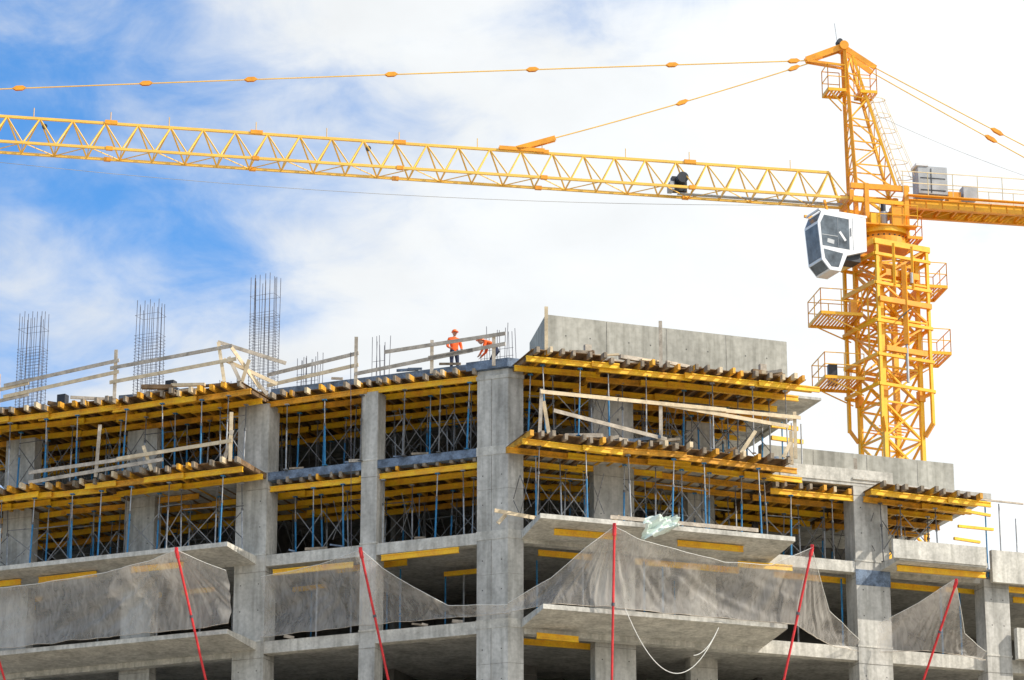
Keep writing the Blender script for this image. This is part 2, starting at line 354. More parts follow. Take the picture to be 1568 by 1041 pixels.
def starters(F,s0,s1,n,o,z1):
    g=MB()
    for i in range(n):
        s=s0+(s1-s0)*i/(n-1)+U(-.04,.04)
        for oo in (o,o-.35): g.cyl(F(s,oo,38.1),F(s+U(-.08,.08),oo,z1+U(-.3,.2)),.012,M_dark,5)
    for k in range(3): g.cyl(F(s0,o,38.5+k*.3),F(s1,o,38.5+k*.3),.008,M_dark,4)
    g.make('rebar_starter_bars')
starters(FL,8.3,9.2,7,-1,39.8); starters(FL,5.3,5.8,4,-.6,40.0); starters(FL,.2,1.5,6,-1,40.0); starters(FL,11.8,13.0,5,-1,39.2)

# ------------------------------------------------------------------ nets, poles, ropes
mn=bpy.data.materials.new('safety_net_mesh'); mn.use_nodes=True
nt=mn.node_tree; N=nt.nodes; Lk=nt.links; N.remove(N['Principled BSDF'])
out=N['Material Output']; tr=N.new('ShaderNodeBsdfTransparent'); df=N.new('ShaderNodeBsdfDiffuse'); tl=N.new('ShaderNodeBsdfTranslucent')
df.inputs[0].default_value=(.84,.80,.74,1); tl.inputs[0].default_value=(.84,.78,.72,1)
m1=N.new('ShaderNodeMixShader'); m1.inputs[0].default_value=.35; m2=N.new('ShaderNodeMixShader')
tc=N.new('ShaderNodeTexCoord')
def nnz(scale,st,dist):
    mpn=N.new('ShaderNodeMapping'); mpn.inputs['Scale'].default_value=st; Lk.new(tc.outputs['Object'],mpn.inputs[0])
    no=N.new('ShaderNodeTexNoise'); no.inputs['Scale'].default_value=scale; no.inputs['Detail'].default_value=4; no.inputs['Distortion'].default_value=dist
    Lk.new(mpn.outputs[0],no.inputs['Vector']); return no.outputs['Fac']
a1=nnz(1.0,(4.5,4.5,1.1),1.4); a2=nnz(.8,(1,1,1),.5)
ad=N.new('ShaderNodeMath'); ad.operation='ADD'; Lk.new(a1,ad.inputs[0]); Lk.new(a2,ad.inputs[1])
mr=N.new('ShaderNodeMapRange'); mr.inputs[1].default_value=.75; mr.inputs[2].default_value=1.25; mr.inputs[3].default_value=.22; mr.inputs[4].default_value=.46
Lk.new(ad.outputs[0],mr.inputs[0]);Lk.new(mr.outputs[0],m2.inputs[0])
Lk.new(df.outputs[0],m1.inputs[1]);Lk.new(tl.outputs[0],m1.inputs[2]);Lk.new(tr.outputs[0],m2.inputs[1]);Lk.new(m1.outputs[0],m2.inputs[2]);Lk.new(m2.outputs[0],out.inputs[0])
def lerpc(c,t):
    n=len(c)-1; x=t*n; i=min(int(x),n-1); k=x-i; return [c[i][j]+(c[i+1][j]-c[i][j])*k for j in range(3)]
def net(F,top,bot,nx=110,ny=22,seed=0,pk=None):
    g=MB(); vs=[]
    nx=int(nx*1.6)
    for i in range(nx+1):
        t=i/nx; a=lerpc(top,t); b=lerpc(bot,t)
        for j in range(ny+1):
            k=j/ny; p=[a[q]+(b[q]-a[q])*k for q in range(3)]
            bel=math.sin(math.pi*k); s=p[0]
            nn=noise.noise(Vector((s*.9+seed,k*1.0,seed)))*.18+noise.noise(Vector((s*2.0+k*2.5,k*1.5,seed+5)))*.10
            if pk: # folds fanning out from the tied peak
                an=math.atan2(p[1]-pk[1],(s-pk[0])); nn+=.11*noise.noise(Vector((an*9,seed,2)))+.04*noise.noise(Vector((an*26,seed,3)))
            sag=.05*(noise.noise(Vector((s*.9,seed,1)))*(1-k)+noise.noise(Vector((s*1.3,seed,7)))*k)
            vs.append(F(s+nn*.1*bel,p[2]+nn*(.4+bel)-bel*.25, p[1]-bel*.1+sag))
    fs=[(i*(ny+1)+j,(i+1)*(ny+1)+j,(i+1)*(ny+1)+j+1,i*(ny+1)+j+1) for i in range(nx) for j in range(ny)]
    g.add(vs,fs,mn)
    g.poly([vs[i*(ny+1)] for i in range(nx+1)],M_rope,.012)
    g.poly([vs[i*(ny+1)+ny] for i in range(nx+1)],M_wood,.012)
    g.make('safety_net',smooth=True)
net(FL,[(24,31.0,2.6),(21,30.9,2.6),(18,30.85,2.8),(15,30.95,3.0),(13,31.1,3.4),(11.5,31.25,3.9),(10.7,30.9,3.3),(10,30.6,2.8)],[(24,28.6,2.6),(20,28.55,2.6),(15,28.6,2.6),(11,28.6,2.6),(10,28.7,2.5)],140,24,1,(11.5,31.35))
net(FL,[(9.8,30.9,.4),(8.4,30.95,.6),(6.5,31.0,1.2),(4.96,31.1,2),(4.2,30.4,1.7),(3.2,29.7,1.2),(2.0,29.0,.8),(-.2,28.9,.5)],[(9.8,28.6,.35),(7,28.6,.6),(5,28.6,.7),(3,28.6,.6),(-.2,28.6,.45)],120,20,13,(4.96,31.2))
net(FR,[(-.2,28.95,.6),(.9,29.6,2.0),(1.9,30.6,2.8),(2.9,31.4,3.2),(3.9,31.0,3.2),(5.5,30.75,3.1),(7.2,30.5,3.1),(9,30.5,3.2),(10.5,31.2,3.5)],[(-.2,28.6,.5),(.8,28.6,2.4),(2.9,28.55,2.75),(6,28.5,2.75),(10.1,28.5,2.7)],140,24,29,(2.9,31.5))
net(FR,[(10.5,31.2,3.5),(11.2,30.3,2.6),(12.0,29.4,1.6),(13.8,28.7,.4)],[(10.1,28.5,2.7),(11.5,28.3,1.6),(12.5,28.2,1.0),(13.8,28.3,.3)],60,18,41,(10.4,31.4))
net(FR,[(14.6,29.4,.5),(15.5,29.9,1.9),(16.3,30.5,3.4),(16.9,29.7,2.6),(17.6,29.0,1.5),(19,28.6,.5)],[(14.6,28.3,.4),(16,28.3,1.2),(17.3,28.3,1.0),(19,28.3,.45)],70,18,57,(16.3,30.6))
def pole(F,a,b):
    g=MB(); A=F(a[0],a[2],a[1]);B=F(b[0],b[2],b[1]); B2=A+(B-A)*1.45
    g.cyl(A+(A-B)*.02,B2,.045,M_red,8); g.cyl(A,A+(B-A)*.06,.07,M_red,8); g.cyl(A+(B-A)*.5,A+(B-A)*.52,.065,M_dark,8)
    g.beam(A-Vector((0,0,.05)),A+Vector((0,0,.12)),.1,.1,M_red)
    g.make('red_net_outrigger_pole')
pole(FL,(11.44,31.21,4),(10.82,26.64,2.6)); pole(FL,(4.96,31.05,2),(4.37,26.5,.75)); pole(FL,(19.9,31.0,4.1),(19.22,27.33,2.75))
pole(FR,(2.9,31.4,3.2),(2.9,25.9,2.8)); pole(FR,(10.5,31.2,3.5),(9.6,26.5,2.75)); pole(FR,(16.3,30.4,3.5),(15.4,26.9,2.3))
def rope(F,p,q,sag,name='hanging_rope',m=M_rope,r=.015):
    g=MB();pts=[]
    for i in range(25):
        t=i/24; a=[p[j]+(q[j]-p[j])*t for j in range(3)]; pts.append(F(a[0],a[2],a[1]-4*sag*t*(1-t)))
    g.poly(pts,m,r); g.make(name)
rope(FR,(3.4,28.5,2.9),(7.0,28.1,2.9),2.0); rope(FR,(6.0,27.0,2.9),(7.0,28.1,2.9),.25); rope(FL,(6.2,39.2,.5),(6.0,31.6,.6),-.01,r=.012,m=M_dark)
g=MB(); nx,ny=30,24; vs=[]
for i in range(nx+1):
    for j in range(ny+1):
        a,b=i/nx,j/ny
        n1=noise.noise(Vector((a*3,b*3,2)))*.5+noise.noise(Vector((a*8,b*8,9)))*.25
        r_=1-.55*abs(b-.5)*2*abs(a-.2)
        vs.append(FR(4.85+(a-.5)*1.5*r_+n1*.25,2.95+n1*.8,31.55+(b-.5)*.8*r_+a*.28+n1*.3))
g.add(vs,[(i*(ny+1)+j,(i+1)*(ny+1)+j,(i+1)*(ny+1)+j+1,i*(ny+1)+j+1) for i in range(nx) for j in range(ny)],M_sheet)
g.make('plastic_sheet',smooth=True)

# ------------------------------------------------------------------ workers
def worker(base,face,pose):
    ca,sa=math.cos(face),math.sin(face)
    def W(p): return Vector((base[0]+p[0]*ca-p[1]*sa, base[1]+p[0]*sa+p[1]*ca, base[2]+p[2]))
    J=pose
    names=[n for n in J.keys() if n!='head']; idx={n:i for i,n in enumerate(names)}
    bones=[('pelvis','waist'),('waist','chest'),('chest','neck'),('neck','headb')]
    for s in 'lr':
        bones+=[('pelvis','hip'+s),('hip'+s,'knee'+s),('knee'+s,'ank'+s),('ank'+s,'toe'+s),('chest','sh'+s),('sh'+s,'elb'+s),('elb'+s,'wr'+s),('wr'+s,'palm'+s)]
    rad=dict(pelvis=.15,waist=.14,chest=.17,neck=.06,headb=.07,hip=.10,knee=.068,ank=.05,toe=.05,sh=.08,elb=.055,wr=.035,palm=.04)
    me=bpy.data.meshes.new('b'); me.from_pydata([W(J[n]) for n in names],[(idx[a],idx[b]) for a,b in bones],[])
    ob=bpy.data.objects.new('b',me); bpy.context.scene.collection.objects.link(ob)
    md=ob.modifiers.new('s','SKIN'); sv=me.skin_vertices[0].data
    for n in names:
        k=n if n in rad else n[:-1]; sv[idx[n]].radius=(rad[k],rad[k]); sv[idx[n]].use_root=(n=='pelvis')
    sb=ob.modifiers.new('u','SUBSURF'); sb.levels=2
    dg=bpy.context.evaluated_depsgraph_get(); ev=ob.evaluated_get(dg); m2=bpy.data.meshes.new_from_object(ev)
    m2.materials.clear()
    for m in (M_vest,M_trous,M_skin,M_blk): m2.materials.append(m)
    def dist(p,a,b):
        ab=b-a;t=max(0,min(1,(p-a).dot(ab)/ab.length_squared));return (p-a-ab*t).length
    for pl in m2.polygons:
        c=pl.center; pl.use_smooth=True
        a,b=min(bones,key=lambda q:dist(c,W(J[q[0]]),W(J[q[1]])))
        pl.material_index = 2 if ('palm' in b or b=='headb') else 3 if 'toe' in b else 1 if ('knee' in b or 'ank' in b or 'hip' in b) else 0
    par=bpy.data.objects.new('construction_worker',m2); bpy.context.scene.collection.objects.link(par)
    bpy.data.objects.remove(ob)
    g=MB(); hc=W(J['head']); fd=Vector((-sa,ca,0)); rt=Vector((ca,sa,0))
    def ell(c,rx,ry,rz,m,zmin=-1,n=16):
        rows=[];vs=[];fs=[]
        for i in range(n+1):
            ph=-math.pi/2+math.pi*i/n
            if math.sin(ph)<zmin: continue
            rows.append(ph)
        for ph in rows:
            for j in range(n):
                th=2*math.pi*j/n; vs.append(c+rt*rx*math.cos(ph)*math.cos(th)+fd*ry*math.cos(ph)*math.sin(th)+Vector((0,0,rz*math.sin(ph))))
        for i in range(len(rows)-1):
            for j in range(n): fs.append((i*n+j,i*n+(j+1)%n,(i+1)*n+(j+1)%n,(i+1)*n+j))
        g.add(vs,fs,m)
    ell(hc,.078,.098,.118,M_skin); ell(hc+Vector((0,0,.03)),.12,.14,.12,M_helm,0); ell(hc+Vector((0,0,.028))+fd*.03,.135,.17,.012,M_helm)
    ell(hc+fd*.1+Vector((0,0,-.015)),.014,.02,.025,M_skin,n=8)
    for q in (-1,1):
        ell(hc+fd*.088+rt*.032*q+Vector((0,0,.005)),.012,.008,.008,M_blk,n=8); ell(hc+rt*.08*q,.012,.02,.03,M_skin,n=8)
    ell(hc+fd*.088+Vector((0,0,-.055)),.025,.008,.006,M_red,n=8)
    for s in 'lr':
        w=W(J['wr'+s]);p=W(J['palm'+s]);d=(p-w).normalized(); sd=d.cross(Vector((0,0,1)) if abs(d.z)<.8 else fd).normalized()
        for k in range(4):
            b=p+sd*(.02*(k-1.5)); L=(.065,.075,.07,.055)[k]; mid=b+d*L*.6; g.cyl(b-d*.01,mid,.009,M_skin,6); g.cyl(mid,mid+(d+fd*.6).normalized()*L*.5,.008,M_skin,6)
        t=w+(p-w)*.4+sd*.03; g.cyl(t,t+(d+sd).normalized()*.055,.010,M_skin,6)
    g.make('head_helmet_and_fingers',par,smooth=True)
    return par
stand=dict(pelvis=(0,0,.95),waist=(0,.01,1.12),chest=(0,.02,1.33),neck=(0,.02,1.5),headb=(0,.03,1.56),head=(0,.05,1.66),
 hipl=(-.1,0,.88),kneel=(-.12,.05,.48),ankl=(-.13,-.02,.08),toel=(-.14,.16,.04),hipr=(.1,0,.88),kneer=(.13,.1,.48),ankr=(.15,.06,.08),toer=(.17,.24,.04),
 shl=(-.2,.0,1.42),elbl=(-.27,.04,1.13),wrl=(-.22,.24,.98),palml=(-.2,.31,.96),shr=(.2,.0,1.42),elbr=(.28,.02,1.13),wrr=(.25,.22,1.0),palmr=(.23,.3,.98))
bend=dict(pelvis=(0,-.15,.88),waist=(0,.0,1.0),chest=(0,.2,1.12),neck=(0,.36,1.17),headb=(0,.41,1.18),head=(0,.5,1.2),
 hipl=(-.1,-.12,.82),kneel=(-.13,.06,.46),ankl=(-.13,-.06,.08),toel=(-.14,.12,.04),hipr=(.1,-.12,.82),kneer=(.13,.16,.46),ankr=(.15,.08,.08),toer=(.17,.26,.04),
 shl=(-.19,.28,1.12),elbl=(-.24,.36,.85),wrl=(-.15,.5,.65),palml=(-.13,.55,.59),shr=(.19,.28,1.12),elbr=(.25,.34,.85),wrr=(.16,.5,.65),palmr=(.14,.55,.59))
worker(FL(2.5,-.75,38.2),math.radians(200),stand)
worker(FL(.9,-.8,38.2),math.radians(80),bend)

# ------------------------------------------------------------------ tower crane
cr=empty('tower_crane')
aj=math.radians(10.6)
K=Fr(17.1,142,(-math.cos(aj),-math.sin(aj)),(math.sin(aj),-math.cos(aj)))
KN=Vector((math.sin(aj),-math.cos(aj),0)); KD=Vector((-math.cos(aj),-math.sin(aj),0))
am=math.radians(27)
def MP(x,y,z):
    x0,y0=17.2,142.05
    return Vector((x0+x*math.cos(am)-y*math.sin(am),y0+x*math.sin(am)+y*math.cos(am),z))
MX=MP(1,0,0)-MP(0,0,0)
def lattice(g,h,z0,z1,step,leg,br,m,mb=None,kind='X'):
    mb=mb or m
    cs=[(-h,-h),(h,-h),(h,h),(-h,h)]
    for x,y in cs: g.beam(MP(x,y,z0),MP(x,y,z1),leg,leg,m,up=MX)
    z=z0;k=0
    while z<z1-.01:
        e=min(z+step,z1)
        for i in range(4):
            a=cs[i];b=cs[(i+1)%4]
            g.beam(MP(*a,z),MP(*b,z),br,br,m)
            if kind=='K':
                md=((a[0]+b[0])/2,(a[1]+b[1])/2); zm=(z+e)/2
                g.beam(MP(*a,z),MP(*md,zm),br,br,mb); g.beam(MP(*b,z),MP(*md,zm),br,br,mb); g.beam(MP(*a,e),MP(*md,zm),br,br,mb); g.beam(MP(*b,e),MP(*md,zm),br,br,mb)
            elif kind=='Z':
                if (k+i)%2: a,b=b,a
                g.beam(MP(*a,z),MP(*b,e),br,br,mb)
        z=e;k+=1
g=MB()
lattice(g,1.0,0,51.6,1.65,.19,.085,M_cr,kind='K')
for zj in range(3,50,6):
    for x,y in ((-1,-1),(1,-1),(1,1),(-1,1)): g.beam(MP(x,y,zj-.25),MP(x,y,zj+.25),.3,.3,M_crO,up=MX)
for x in (-.2,.2): g.beam(MP(x,.5,0),MP(x,.5,51),.05,.05,M_cr)
z=.3
while z<51: g.beam(MP(-.2,.5,z),MP(.2,.5,z),.03,.03,M_cr); z+=.3
for z in (43.5,46,48.5):
    for k in range(5): g.beam(MP(-.95,-.9+k*.45,z+.02*k),MP(.95,-.9+k*.45,z+.02*k),.06,.04,M_crO)
    g.beam(MP(-.9,-.9,z),MP(.9,.9,z),.1,.1,M_cr)
g.make('mast',cr)
g=MB()
lattice(g,1.36,46.6,52.0,1.8,.14,.085,M_cr,M_crO,'Z')
for x,y in ((-1.36,-1.36),(1.36,-1.36),(1.36,1.36),(-1.36,1.36)):
    g.beam(MP(x,y,43.6),MP(x,y,46.6),.14,.14,M_cr,up=MX); g.beam(MP(x,y,43.7),MP(x*.8,y*.8,43.1),.18,.18,M_crO)
for z in (52.0,51.4,50.0,48.2,46.6,45.2):
    for i in range(4):
        c=[(-1.5,-1.4),(1.5,-1.4),(1.5,1.4),(-1.5,1.4)]; a=c[i];b=c[(i+1)%4]
        hh=.26 if z>51.5 else .14; g.beam(MP(*a,z),MP(*b,z),.12,hh,M_cr)
g.beam(MP(0,-1.5,47.2),MP(0,-1.5,51.0),.22,.22,M_crO); g.cyl(MP(0,-1.5,45.4),MP(0,-1.5,47.2),.07,M_grey)
g.beam(MP(-1.4,-1.5,49.2),MP(1.4,-1.5,49.2),.2,.24,M_crO); g.beam(MP(-1.1,-1.45,46.9),MP(1.1,-1.45,46.9),.2,.24,M_crO)
for q in (-.5,.5): g.beam(MP(q,-1.45,50.0),MP(q,-1.45,52),.12,.12,M_cr); g.beam(MP(-1.36,q,46.6),MP(-1.36,q,50),.08,.08,M_cr)
g.beam(MP(-.9,-1.2,50.6),MP(.9,-1.2,50.6),.4,.3,M_crO)
g.cyl(MP(.4,-1.5,50.2),MP(.4,-1.5,50.7),.08,M_grey,10); g.cyl(MP(-.5,-1.62,48.3),MP(.2,-1.62,48.9),.03,M_blk,8)
g.make('climbing_frame',cr)
def platform(g,F,t0,t1,w0,w1,z,hr=1.1,m=M_cr):
    sg=1 if t1>t0 else -1
    n=int(abs(t1-t0)/.16)
    for i in range(n):
        t=t0+sg*(i+.5)*.16; g.beam(F(t,w0,z-.02),F(t,w1,z-.02),.09,.03,M_crO)
    for a,b in (((t0,w0),(t1,w0)),((t1,w0),(t1,w1)),((t1,w1),(t0,w1)),((t0,w1),(t0,w0))):
        A=F(a[0],a[1],0);B=F(b[0],b[1],0)
        g.beam(A+Vector((0,0,z-.06)),B+Vector((0,0,z-.06)),.06,.14,m)
        if a==(t0,w1): continue
        for h in (hr*.5,hr): g.beam(A+Vector((0,0,z+h)),B+Vector((0,0,z+h)),.035,.035,m)
        n=max(1,int((B-A).length/.9))
        for i in range(n+1):
            p=A+(B-A)*i/n; g.beam(p+Vector((0,0,z-.04)),p+Vector((0,0,z+hr)),.04,.04,m)
    for w in (w0+.2,w1-.2): g.beam(F(t0,w,z-.8),F(t1-.15*sg,w,z-.08),.05,.05,m)
g=MB()
platform(g,K,1.35,3.3,-1.2,.9,48.75); platform(g,K,1.35,3.2,-1.2,.9,45.7)
platform(g,K,-1.5,-2.8,-1.3,.7,50.4); platform(g,K,-1.5,-2.85,-1.3,.7,47.2)
platform(g,K,-.9,-1.6,-.9,1.0,52.6,1.0,M_crO)
K.box(g,2.2,2.6,-.8,-.5,45.72,46.7,M_blk); K.box(g,1.5,1.8,.3,.6,48.77,49.5,M_crO)
g.make('climbing_platforms',cr)
g=MB()
g.cyl(K(0,0,52.12),K(0,0,52.5),1.25,M_crO,28); g.cyl(K(0,0,52.5),K(0,0,52.72),1.1,M_crO,28); g.cyl(K(0,0,52.72),K(0,0,52.95),1.3,M_cr,28)
for i in range(28):
    t=2*math.pi*i/28; g.cyl(K(1.15*math.cos(t),1.15*math.sin(t),52.5),K(1.15*math.cos(t),1.15*math.sin(t),52.6),.04,M_blk,6)
for t in (-.95,.95):
    for w in (-.85,.85): g.beam(K(t,w,52.9),K(t*1.0,w,55.1),.2,.2,M_crO,up=KD)
    g.beam(K(t,-.85,53.9),K(t,.85,53.9),.12,.2,M_crO); g.beam(K(t,-.85,52.95),K(t,.85,55.0),.1,.1,M_cr)
for w in (-.85,.85):
    g.beam(K(-1.1,w,54.95),K(1.7,w,54.95),.16,.26,M_crO); g.beam(K(-1.0,w,54.2),K(1.6,w,54.3),.14,.2,M_cr)
    g.beam(K(-.95,w,53),K(.95,w,54.3),.1,.12,M_cr); g.beam(K(.95,w,53),K(-.95,w,54.3),.1,.12,M_crO)
g.beam(K(1.65,-.9,54.5),K(1.65,.9,54.5),.2,.5,M_crO)
g.cyl(K(.2,.95,52.95),K(.2,.95,53.7),.18,M_grey,12); g.cyl(K(.2,.95,53.7),K(.2,.95,54.1),.12,M_blk,12); g.cyl(K(-.6,.8,52.95),K(-.6,.8,54.0),.2,M_crO,12)
K.box(g,-.7,-.1,.9,1.3,53.0,53.9,M_crO); K.box(g,.5,.9,1.0,1.3,53.0,53.5,M_cr)
g.beam(K(-1.3,1.1,52.98),K(1.3,1.1,52.98),.5,.06,M_crO)
for h in (.5,1.0): g.beam(K(-1.3,1.35,52.98+h),K(.5,1.35,52.98+h),.03,.03,M_cr)
for t in (-1.3,-.7,-.1,.5): g.beam(K(t,1.35,52.98),K(t,1.35,54.0),.035,.035,M_cr)
g.make('slewing_unit',cr)
g=MB()
for w in (-1,1):
    f0=K(1.35,.62*w,55.0);f1=K(1.55,.2*w,62.0); b0=K(-.6,.62*w,55.0); b1=K(1.2,.2*w,61.8)
    g.beam(f0,f1,.16,.16,M_crO); g.beam(b0,b1,.12,.12,M_cr)
    n=6
    for i in range(n):
        a,b=i/n,(i+1)/n
        g.beam(f0.lerp(f1,a),b0.lerp(b1,a),.055,.055,M_cr)
        if i%2: g.beam(f0.lerp(f1,a),b0.lerp(b1,b),.055,.055,M_cr)
        else: g.beam(b0.lerp(b1,a),f0.lerp(f1,b),.055,.055,M_cr)
    g.beam(K(1.7,.2*w,62.15),K(3.4,.12*w,61.4),.06,.28,M_crO); g.beam(K(1.7,.2*w,62.2),K(.1,.3*w,61.15),.06,.26,M_crO)
    g.beam(K(1.4,.2*w,61.2),K(3.3,.12*w,61.35),.06,.12,M_crO)
for q in ((1.35,55,1.55,62),(-.6,55,1.2,61.8)):
    for i in range(8):
        a=i/8; t=q[0]+(q[2]-q[0])*a; z=q[1]+(q[3]-q[1])*a; w=.62-.42*a; a2=(i+1)/8;t2=q[0]+(q[2]-q[0])*a2; z2=q[1]+(q[3]-q[1])*a2;w2=.62-.42*a2
        g.beam(K(t,-w,z),K(t,w,z),.05,.05,M_cr); g.beam(K(t,-w,z),K(t2,w2,z2),.045,.045,M_cr)
g.cyl(K(1.6,-.35,62.2),K(1.6,.35,62.2),.22,M_crO,14); g.cyl(K(1.75,-.2,62.45),K(1.75,.2,62.45),.13,M_blk,10); g.cyl(K(1.85,0,62.5),K(1.95,0,63.4),.015,M_grey,5)
platform(g,K,1.65,2.5,-.5,.5,59.9,1.2); platform(g,K,.95,.15,-.5,.5,59.9,1.2)
for w in (-.2,.2): g.beam(K(.35,w,59.8),K(-1.1,w,55.2),.04,.04,M_rail)
for i in range(15):
    a=i/15; g.beam(K(.35-1.45*a,-.2,59.8-4.6*a),K(.35-1.45*a,.2,59.8-4.6*a),.025,.025,M_rail)
for i in range(6):
    a=i/6+.03; c=(.35-1.45*a,59.8-4.6*a); pts=[K(c[0]-.7*math.sin(x*math.pi/8),-.35*math.cos(x*math.pi/8),c[1]) for x in range(9)]
    g.poly(pts,M_rail,.018)
for x in (2,4,6): g.cyl(K(.35-.7*math.sin(x*math.pi/8),-.35*math.cos(x*math.pi/8),59.7),K(-1.1-.7*math.sin(x*math.pi/8),-.35*math.cos(x*math.pi/8),55.9),.014,M_rail,4)
g.make('tower_head',cr)
# jib
g=MB(); zb,ztp=54.4,55.85; hw=.68; P=1.45; t0,t1=1.75,55
n=int((t1-t0)/P)
for w in (-hw,hw): g.beam(K(t0,w,zb),K(t0+n*P,w,zb),.10,.115,M_crJ)
g.beam(K(t0+.7,0,ztp),K(t0+n*P-.7,0,ztp),.115,.115,M_crJ)
for i in range(n):
    a=t0+i*P; b=a+P; c=a+P/2
    for w in (-hw,hw):
        g.beam(K(a,w,zb),K(c,0,ztp),.055,.055,M_crJ); g.beam(K(c,0,ztp),K(b,w,zb),.055,.055,M_crJ)
    g.beam(K(a,-hw,zb),K(a,hw,zb),.04,.04,M_crJ)
    s=1 if i%2 else -1
    g.beam(K(a,-hw*s,zb),K(b,hw*s,zb),.036,.036,M_crJ)
for t in (9.0,15.9,22.5,29,35.5,42):
    for w in (-hw,hw): g.beam(K(t,w,zb),K(t+.3,w,zb),.17,.17,M_crO)
    g.beam(K(t-.2,0,ztp+.05),K(t+.35,0,ztp+.05),.2,.18,M_crO); g.beam(K(t+.1,0,ztp),K(t+.1,0,ztp+.55),.03,.03,M_crJ)
for t in (4.3,12.1,19,25.9,33,39): g.beam(K(t,0,ztp),K(t,0,ztp+.5),.03,.03,M_crJ)
g.beam(K(1.6,-.7,54.4),K(1.6,.7,54.4),.2,.25,M_crO); g.beam(K(1.75,-.68,zb),K(2.45,0,ztp),.1,.1,M_crJ)
for w in (-.1,.1): g.beam(K(17.2,w,55.95),K(15.4,w,56.6),.05,.24,M_crO); g.beam(K(18.0,w,55.95),K(15.9,w,55.95),.05,.18,M_crO)
g.beam(K(1.8,-.3,zb+.02),K(9.6,-.3,zb+.02),.3,.03,M_grey)
g.cyl(K(9.5,-.4,55.0),K(9.5,.4,55.0),.26,M_blk,14); K.box(g,9.2,9.9,-.45,-.1,54.5,55.2,M_blk); K.box(g,9.9,10.1,-.3,.3,54.4,54.8,M_grey); g.cyl(K(24.0,-.05,55.5),K(24.0,.05,55.5),.12,M_blk,12); g.cyl(K(38.5,-.05,55.5),K(38.5,.05,55.5),.12,M_blk,12)
g.make('jib',cr)
g=MB()
K.box(g,49.5,51,-.8,.8,54.1,54.25,M_crO)
for w in (-.2,.2): g.cyl(K(50.2,w,54.1),K(50.2,w,44),.015,M_cable,5)
g.cyl(K(50.2,-.15,43.8),K(50.2,.15,43.8),.35,M_crO,14); g.cyl(K(50.2,0,43.6),K(50.2,0,43.0),.06,M_blk,8)
g.make('trolley_and_hook',cr)
g=MB()
def sagline(p,q,sag,r,m):
    pts=[K(p[0]+(q[0]-p[0])*i/20,p[1]+(q[1]-p[1])*i/20,p[2]+(q[2]-p[2])*i/20-4*sag*(i/20)*(1-i/20)) for i in range(21)]
    g.poly(pts,m,r); return lambda t:p[2]+(q[2]-p[2])*(t-p[0])/(q[0]-p[0])-4*sag*((t-p[0])/(q[0]-p[0]))*(1-(t-p[0])/(q[0]-p[0]))
def lug(t,z,sl,w=0):
    for q in (-.06,.06): g.prism([K(t-.3,w+q,z-sl*.3),K(t-.15,w+q,z-.1-sl*.15),K(t+.15,w+q,z-.1+sl*.15),K(t+.3,w+q,z+sl*.3),K(t+.15,w+q,z+.1+sl*.15),K(t-.15,w+q,z+.1-sl*.15)],KN*.03,M_crO)
f=sagline((3.3,0,61.4),(50.5,0,55.95),-.06,.03,M_crJ)
for t in (4.0,9.85,16.45,23.0,29.4,34.1,39.7,46): lug(t,f(t),-.115)
f=sagline((3.3,0,61.25),(15.5,0,56.6),.1,.03,M_crJ)
for t in (4.0,9.4): lug(t,f(t),-.38)
for w in (-.7,.7):
    f=sagline((.1,w*.4,61.15),(-12.5,w,55.0),.05,.028,M_crJ)
    lug(-5.65,f(-5.65),.49,w*.65)
sagline((.3,0,59.0),(-10,0,55.6),.25,.01,M_cable)
sagline((1.8,.3,54.2),(50,.3,54.15),.95,.012,M_cable)
g.make('pendant_lines',cr)
# counter jib
g=MB()
for w in (-.62,.62):
    g.beam(K(-.9,w,54.32),K(-13.2,w,54.32),.12,.36,M_cr); g.beam(K(-.9,w,54.53),K(-13.2,w,54.53),.2,.05,M_crO); g.beam(K(-.9,w,54.12),K(-13.2,w,54.12),.2,.05,M_crO)
for i in range(16):
    t=-1.2-i*.78; g.beam(K(t,-.62,54.25),K(t,.62,54.25),.08,.16,M_crO)
    g.beam(K(t,-.6,54.2),K(t-.78,.6,54.2),.05,.05,M_cr)
    for w in (-.69,.69): g.beam(K(t,w,54.15),K(t,w,54.5),.03,.05,M_crO)
for i in range(60): g.beam(K(-1.0-i*.2,-.55,54.6),K(-1.0-i*.2,.55,54.6),.13,.03,M_grey)
for w in (-.95,.95):
    g.beam(K(-1.0,w,54.62),K(-13,w,54.62),.25,.05,M_crO)
    for h in (.6,1.15): g.beam(K(-.7,w,54.65+h),K(-13,w,54.65+h),.035,.035,M_rail)
    for i in range(11): t=-.8-i*1.2; g.beam(K(t,w,54.6),K(t,w,55.8),.035,.035,M_rail)
K.box(g,-1.7,-3.1,-.4,.5,54.95,56.3,M_grey); K.box(g,-1.6,-2.2,-.3,.55,56.3,56.42,M_cabW); K.box(g,-2.3,-2.34,.5,.52,55.0,56.2,M_blk); K.box(g,-3.9,-4.6,-.2,.4,54.9,55.5,M_grey); K.box(g,-3.2,-3.8,-.3,.3,54.65,55.2,M_crO)
K.box(g,-1.8,-3.0,.5,.515,55.1,55.15,M_blk); K.box(g,-1.8,-3.0,.5,.515,55.7,55.74,M_blk)
for i in range(4): K.box(g,-11-i*.5,-11.45-i*.5,-1.0,1.0,52.9,55.2,M_concW)
g.make('counter_jib',cr)
